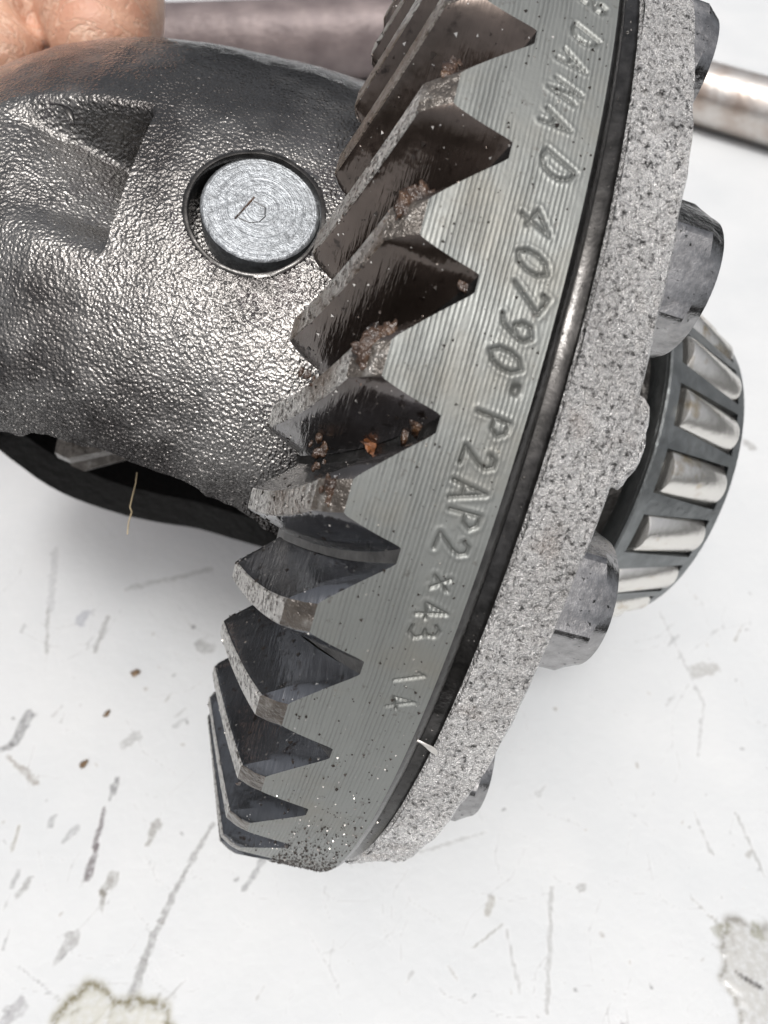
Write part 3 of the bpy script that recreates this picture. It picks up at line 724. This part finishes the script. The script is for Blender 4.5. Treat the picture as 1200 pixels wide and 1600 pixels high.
# fibre hanging from the window edge
fb = MB(); 
def tube(mb, pts, r, n=6, m=0):
    pts = [np.array(p, float) for p in pts]; P = []
    for i, p in enumerate(pts):
        d = Vector(pts[min(i+1, len(pts)-1)]-pts[max(i-1, 0)]).normalized(); u = d.orthogonal().normalized(); v = d.cross(u)
        rr = r[i] if isinstance(r, (list, tuple, np.ndarray)) else r
        P.append([p+np.array(u)*rr*math.cos(a)+np.array(v)*rr*math.sin(a) for a in np.linspace(0, 2*PI, n+1)])
    mb.grid(P, m)
tube(fb, [at_depth(a, b, 1.27)/S for a, b in ((214, 738), (212, 755), (207, 775), (203, 792), (206, 800), (201, 815), (199, 835))], .0011)
m = Mat('tan_fibre'); fo = fb.build('fibre', m.set(base=(0.45, 0.36, 0.22), rough=0.6)); tag(fo, 'thin tan fibre hanging from the lower edge of the case opening', 'fibre')

# ------------------------------------------------------------------ hand
m = Mat('skin')
wv = m.n('ShaderNodeMapping', {'Vector': m.co, 'Rotation': (0.2, 0.3, rad(28)), 'Scale': (7, 26, 12)}).outputs[0]
cre = m.n('ShaderNodeTexNoise', {'Vector': wv, 'Scale': 1.0, 'Detail': 4.0, 'Roughness': 0.6, 'Distortion': 0.8}).outputs['Fac']
vv = m.voro(75, 'DISTANCE_TO_EDGE'); tone = m.noise(6, 3)
crs = m.ramp(m.math('ABSOLUTE', m.math('SUBTRACT', cre, 0.5)), [(0.0, 1), (0.035, 0)])
bc = m.ramp(tone, [(0.35, (0.50, 0.255, 0.17)), (0.65, (0.60, 0.375, 0.265))])
bc = m.mix(m.math('MULTIPLY', crs, 0.45), bc, (0.82, 0.62, 0.48))
skin = m.set(base=bc, rough=0.45, sss=0.10, normal=m.bump(m.math('ADD', m.math('MULTIPLY', crs, -0.35), m.math('MULTIPLY', vv, 0.5)), 0.0035), spec=0.4)
m.p.inputs['Subsurface Radius'].default_value = (.006, .002, .001); m.p.inputs['Subsurface Scale'].default_value = 1
def hand():
    b = MB()
    def limb(pts, rads):
        P = []
        W = [at_depth(a, c, d)/S for a, c, d in pts]
        # resample smoothly
        n = 22; pp = []; rr = []
        for i in range(n):
            f = i/(n-1)*(len(W)-1); k = min(int(f), len(W)-2); t = f-k
            p0, p1, p2, p3 = W[max(k-1, 0)], W[k], W[k+1], W[min(k+2, len(W)-1)]
            pp.append(.5*(2*p1+(p2-p0)*t+(2*p0-5*p1+4*p2-p3)*t*t+(3*p1-p0-3*p2+p3)*t**3)); rr.append(rads[k]*(1-t)+rads[k+1]*t)
        d0 = pp[0]-pp[1]; d0 /= np.linalg.norm(d0); d1 = pp[-1]-pp[-2]; d1 /= np.linalg.norm(d1)
        cap0 = [(pp[0]+d0*rr[0]*math.sin(a), rr[0]*math.cos(a)+.0005) for a in (PI/2, 1.2, .8, .4)]
        cap1 = [(pp[-1]+d1*rr[-1]*math.sin(a), rr[-1]*math.cos(a)+.0005) for a in (.4, .8, 1.2, PI/2)]
        tube(b, [c[0] for c in cap0]+pp+[c[0] for c in cap1], [c[1] for c in cap0]+rr+[c[1] for c in cap1], 20)
    # thumb pressing behind the top of the case; three fingers wrap round its far end; palm and wrist above left
    limb([(-60, -330, 2.15), (90, -190, 1.95), (150, -70, 1.78), (158, 25, 1.715), (160, 62, 1.70)], [.21, .175, .155, .150, .125])
    limb([(-330, -240, 2.2), (-190, -130, 1.9), (-70, -35, 1.74), (-2, 5, 1.70)], [.15, .135, .115, .095])
    limb([(-400, -120, 2.2), (-260, 0, 1.9), (-110, 70, 1.72), (0, 88, 1.69)], [.15, .135, .118, .10])
    limb([(-430, 20, 2.2), (-330, 130, 1.92), (-210, 190, 1.74), (-110, 200, 1.66)], [.14, .125, .11, .09])
    limb([(-430, 140, 2.25), (-370, 240, 2.0), (-280, 300, 1.8), (-200, 310, 1.7)], [.125, .11, .095, .075])
    limb([(-60, -330, 2.15), (-240, -280, 2.25), (-330, -180, 2.3)], [.22, .25, .22]); limb([(-120, -330, 2.3), (-330, -150, 2.3), (-420, 100, 2.3)], [.22, .24, .20])
    limb([(-260, -320, 2.3), (-480, -560, 2.7), (-700, -800, 3.1)], [.27, .25, .27])
    o = b.build('hand', skin)
    rm = o.modifiers.new('remesh', 'REMESH'); rm.mode = 'VOXEL'; rm.voxel_size = .014*S; rm.use_smooth_shade = True
    sm = o.modifiers.new('smooth', 'SMOOTH'); sm.factor = .5; sm.iterations = 7
    tag(o, 'bare hand gripping the oily case from behind at the top left', 'hand')
hand()
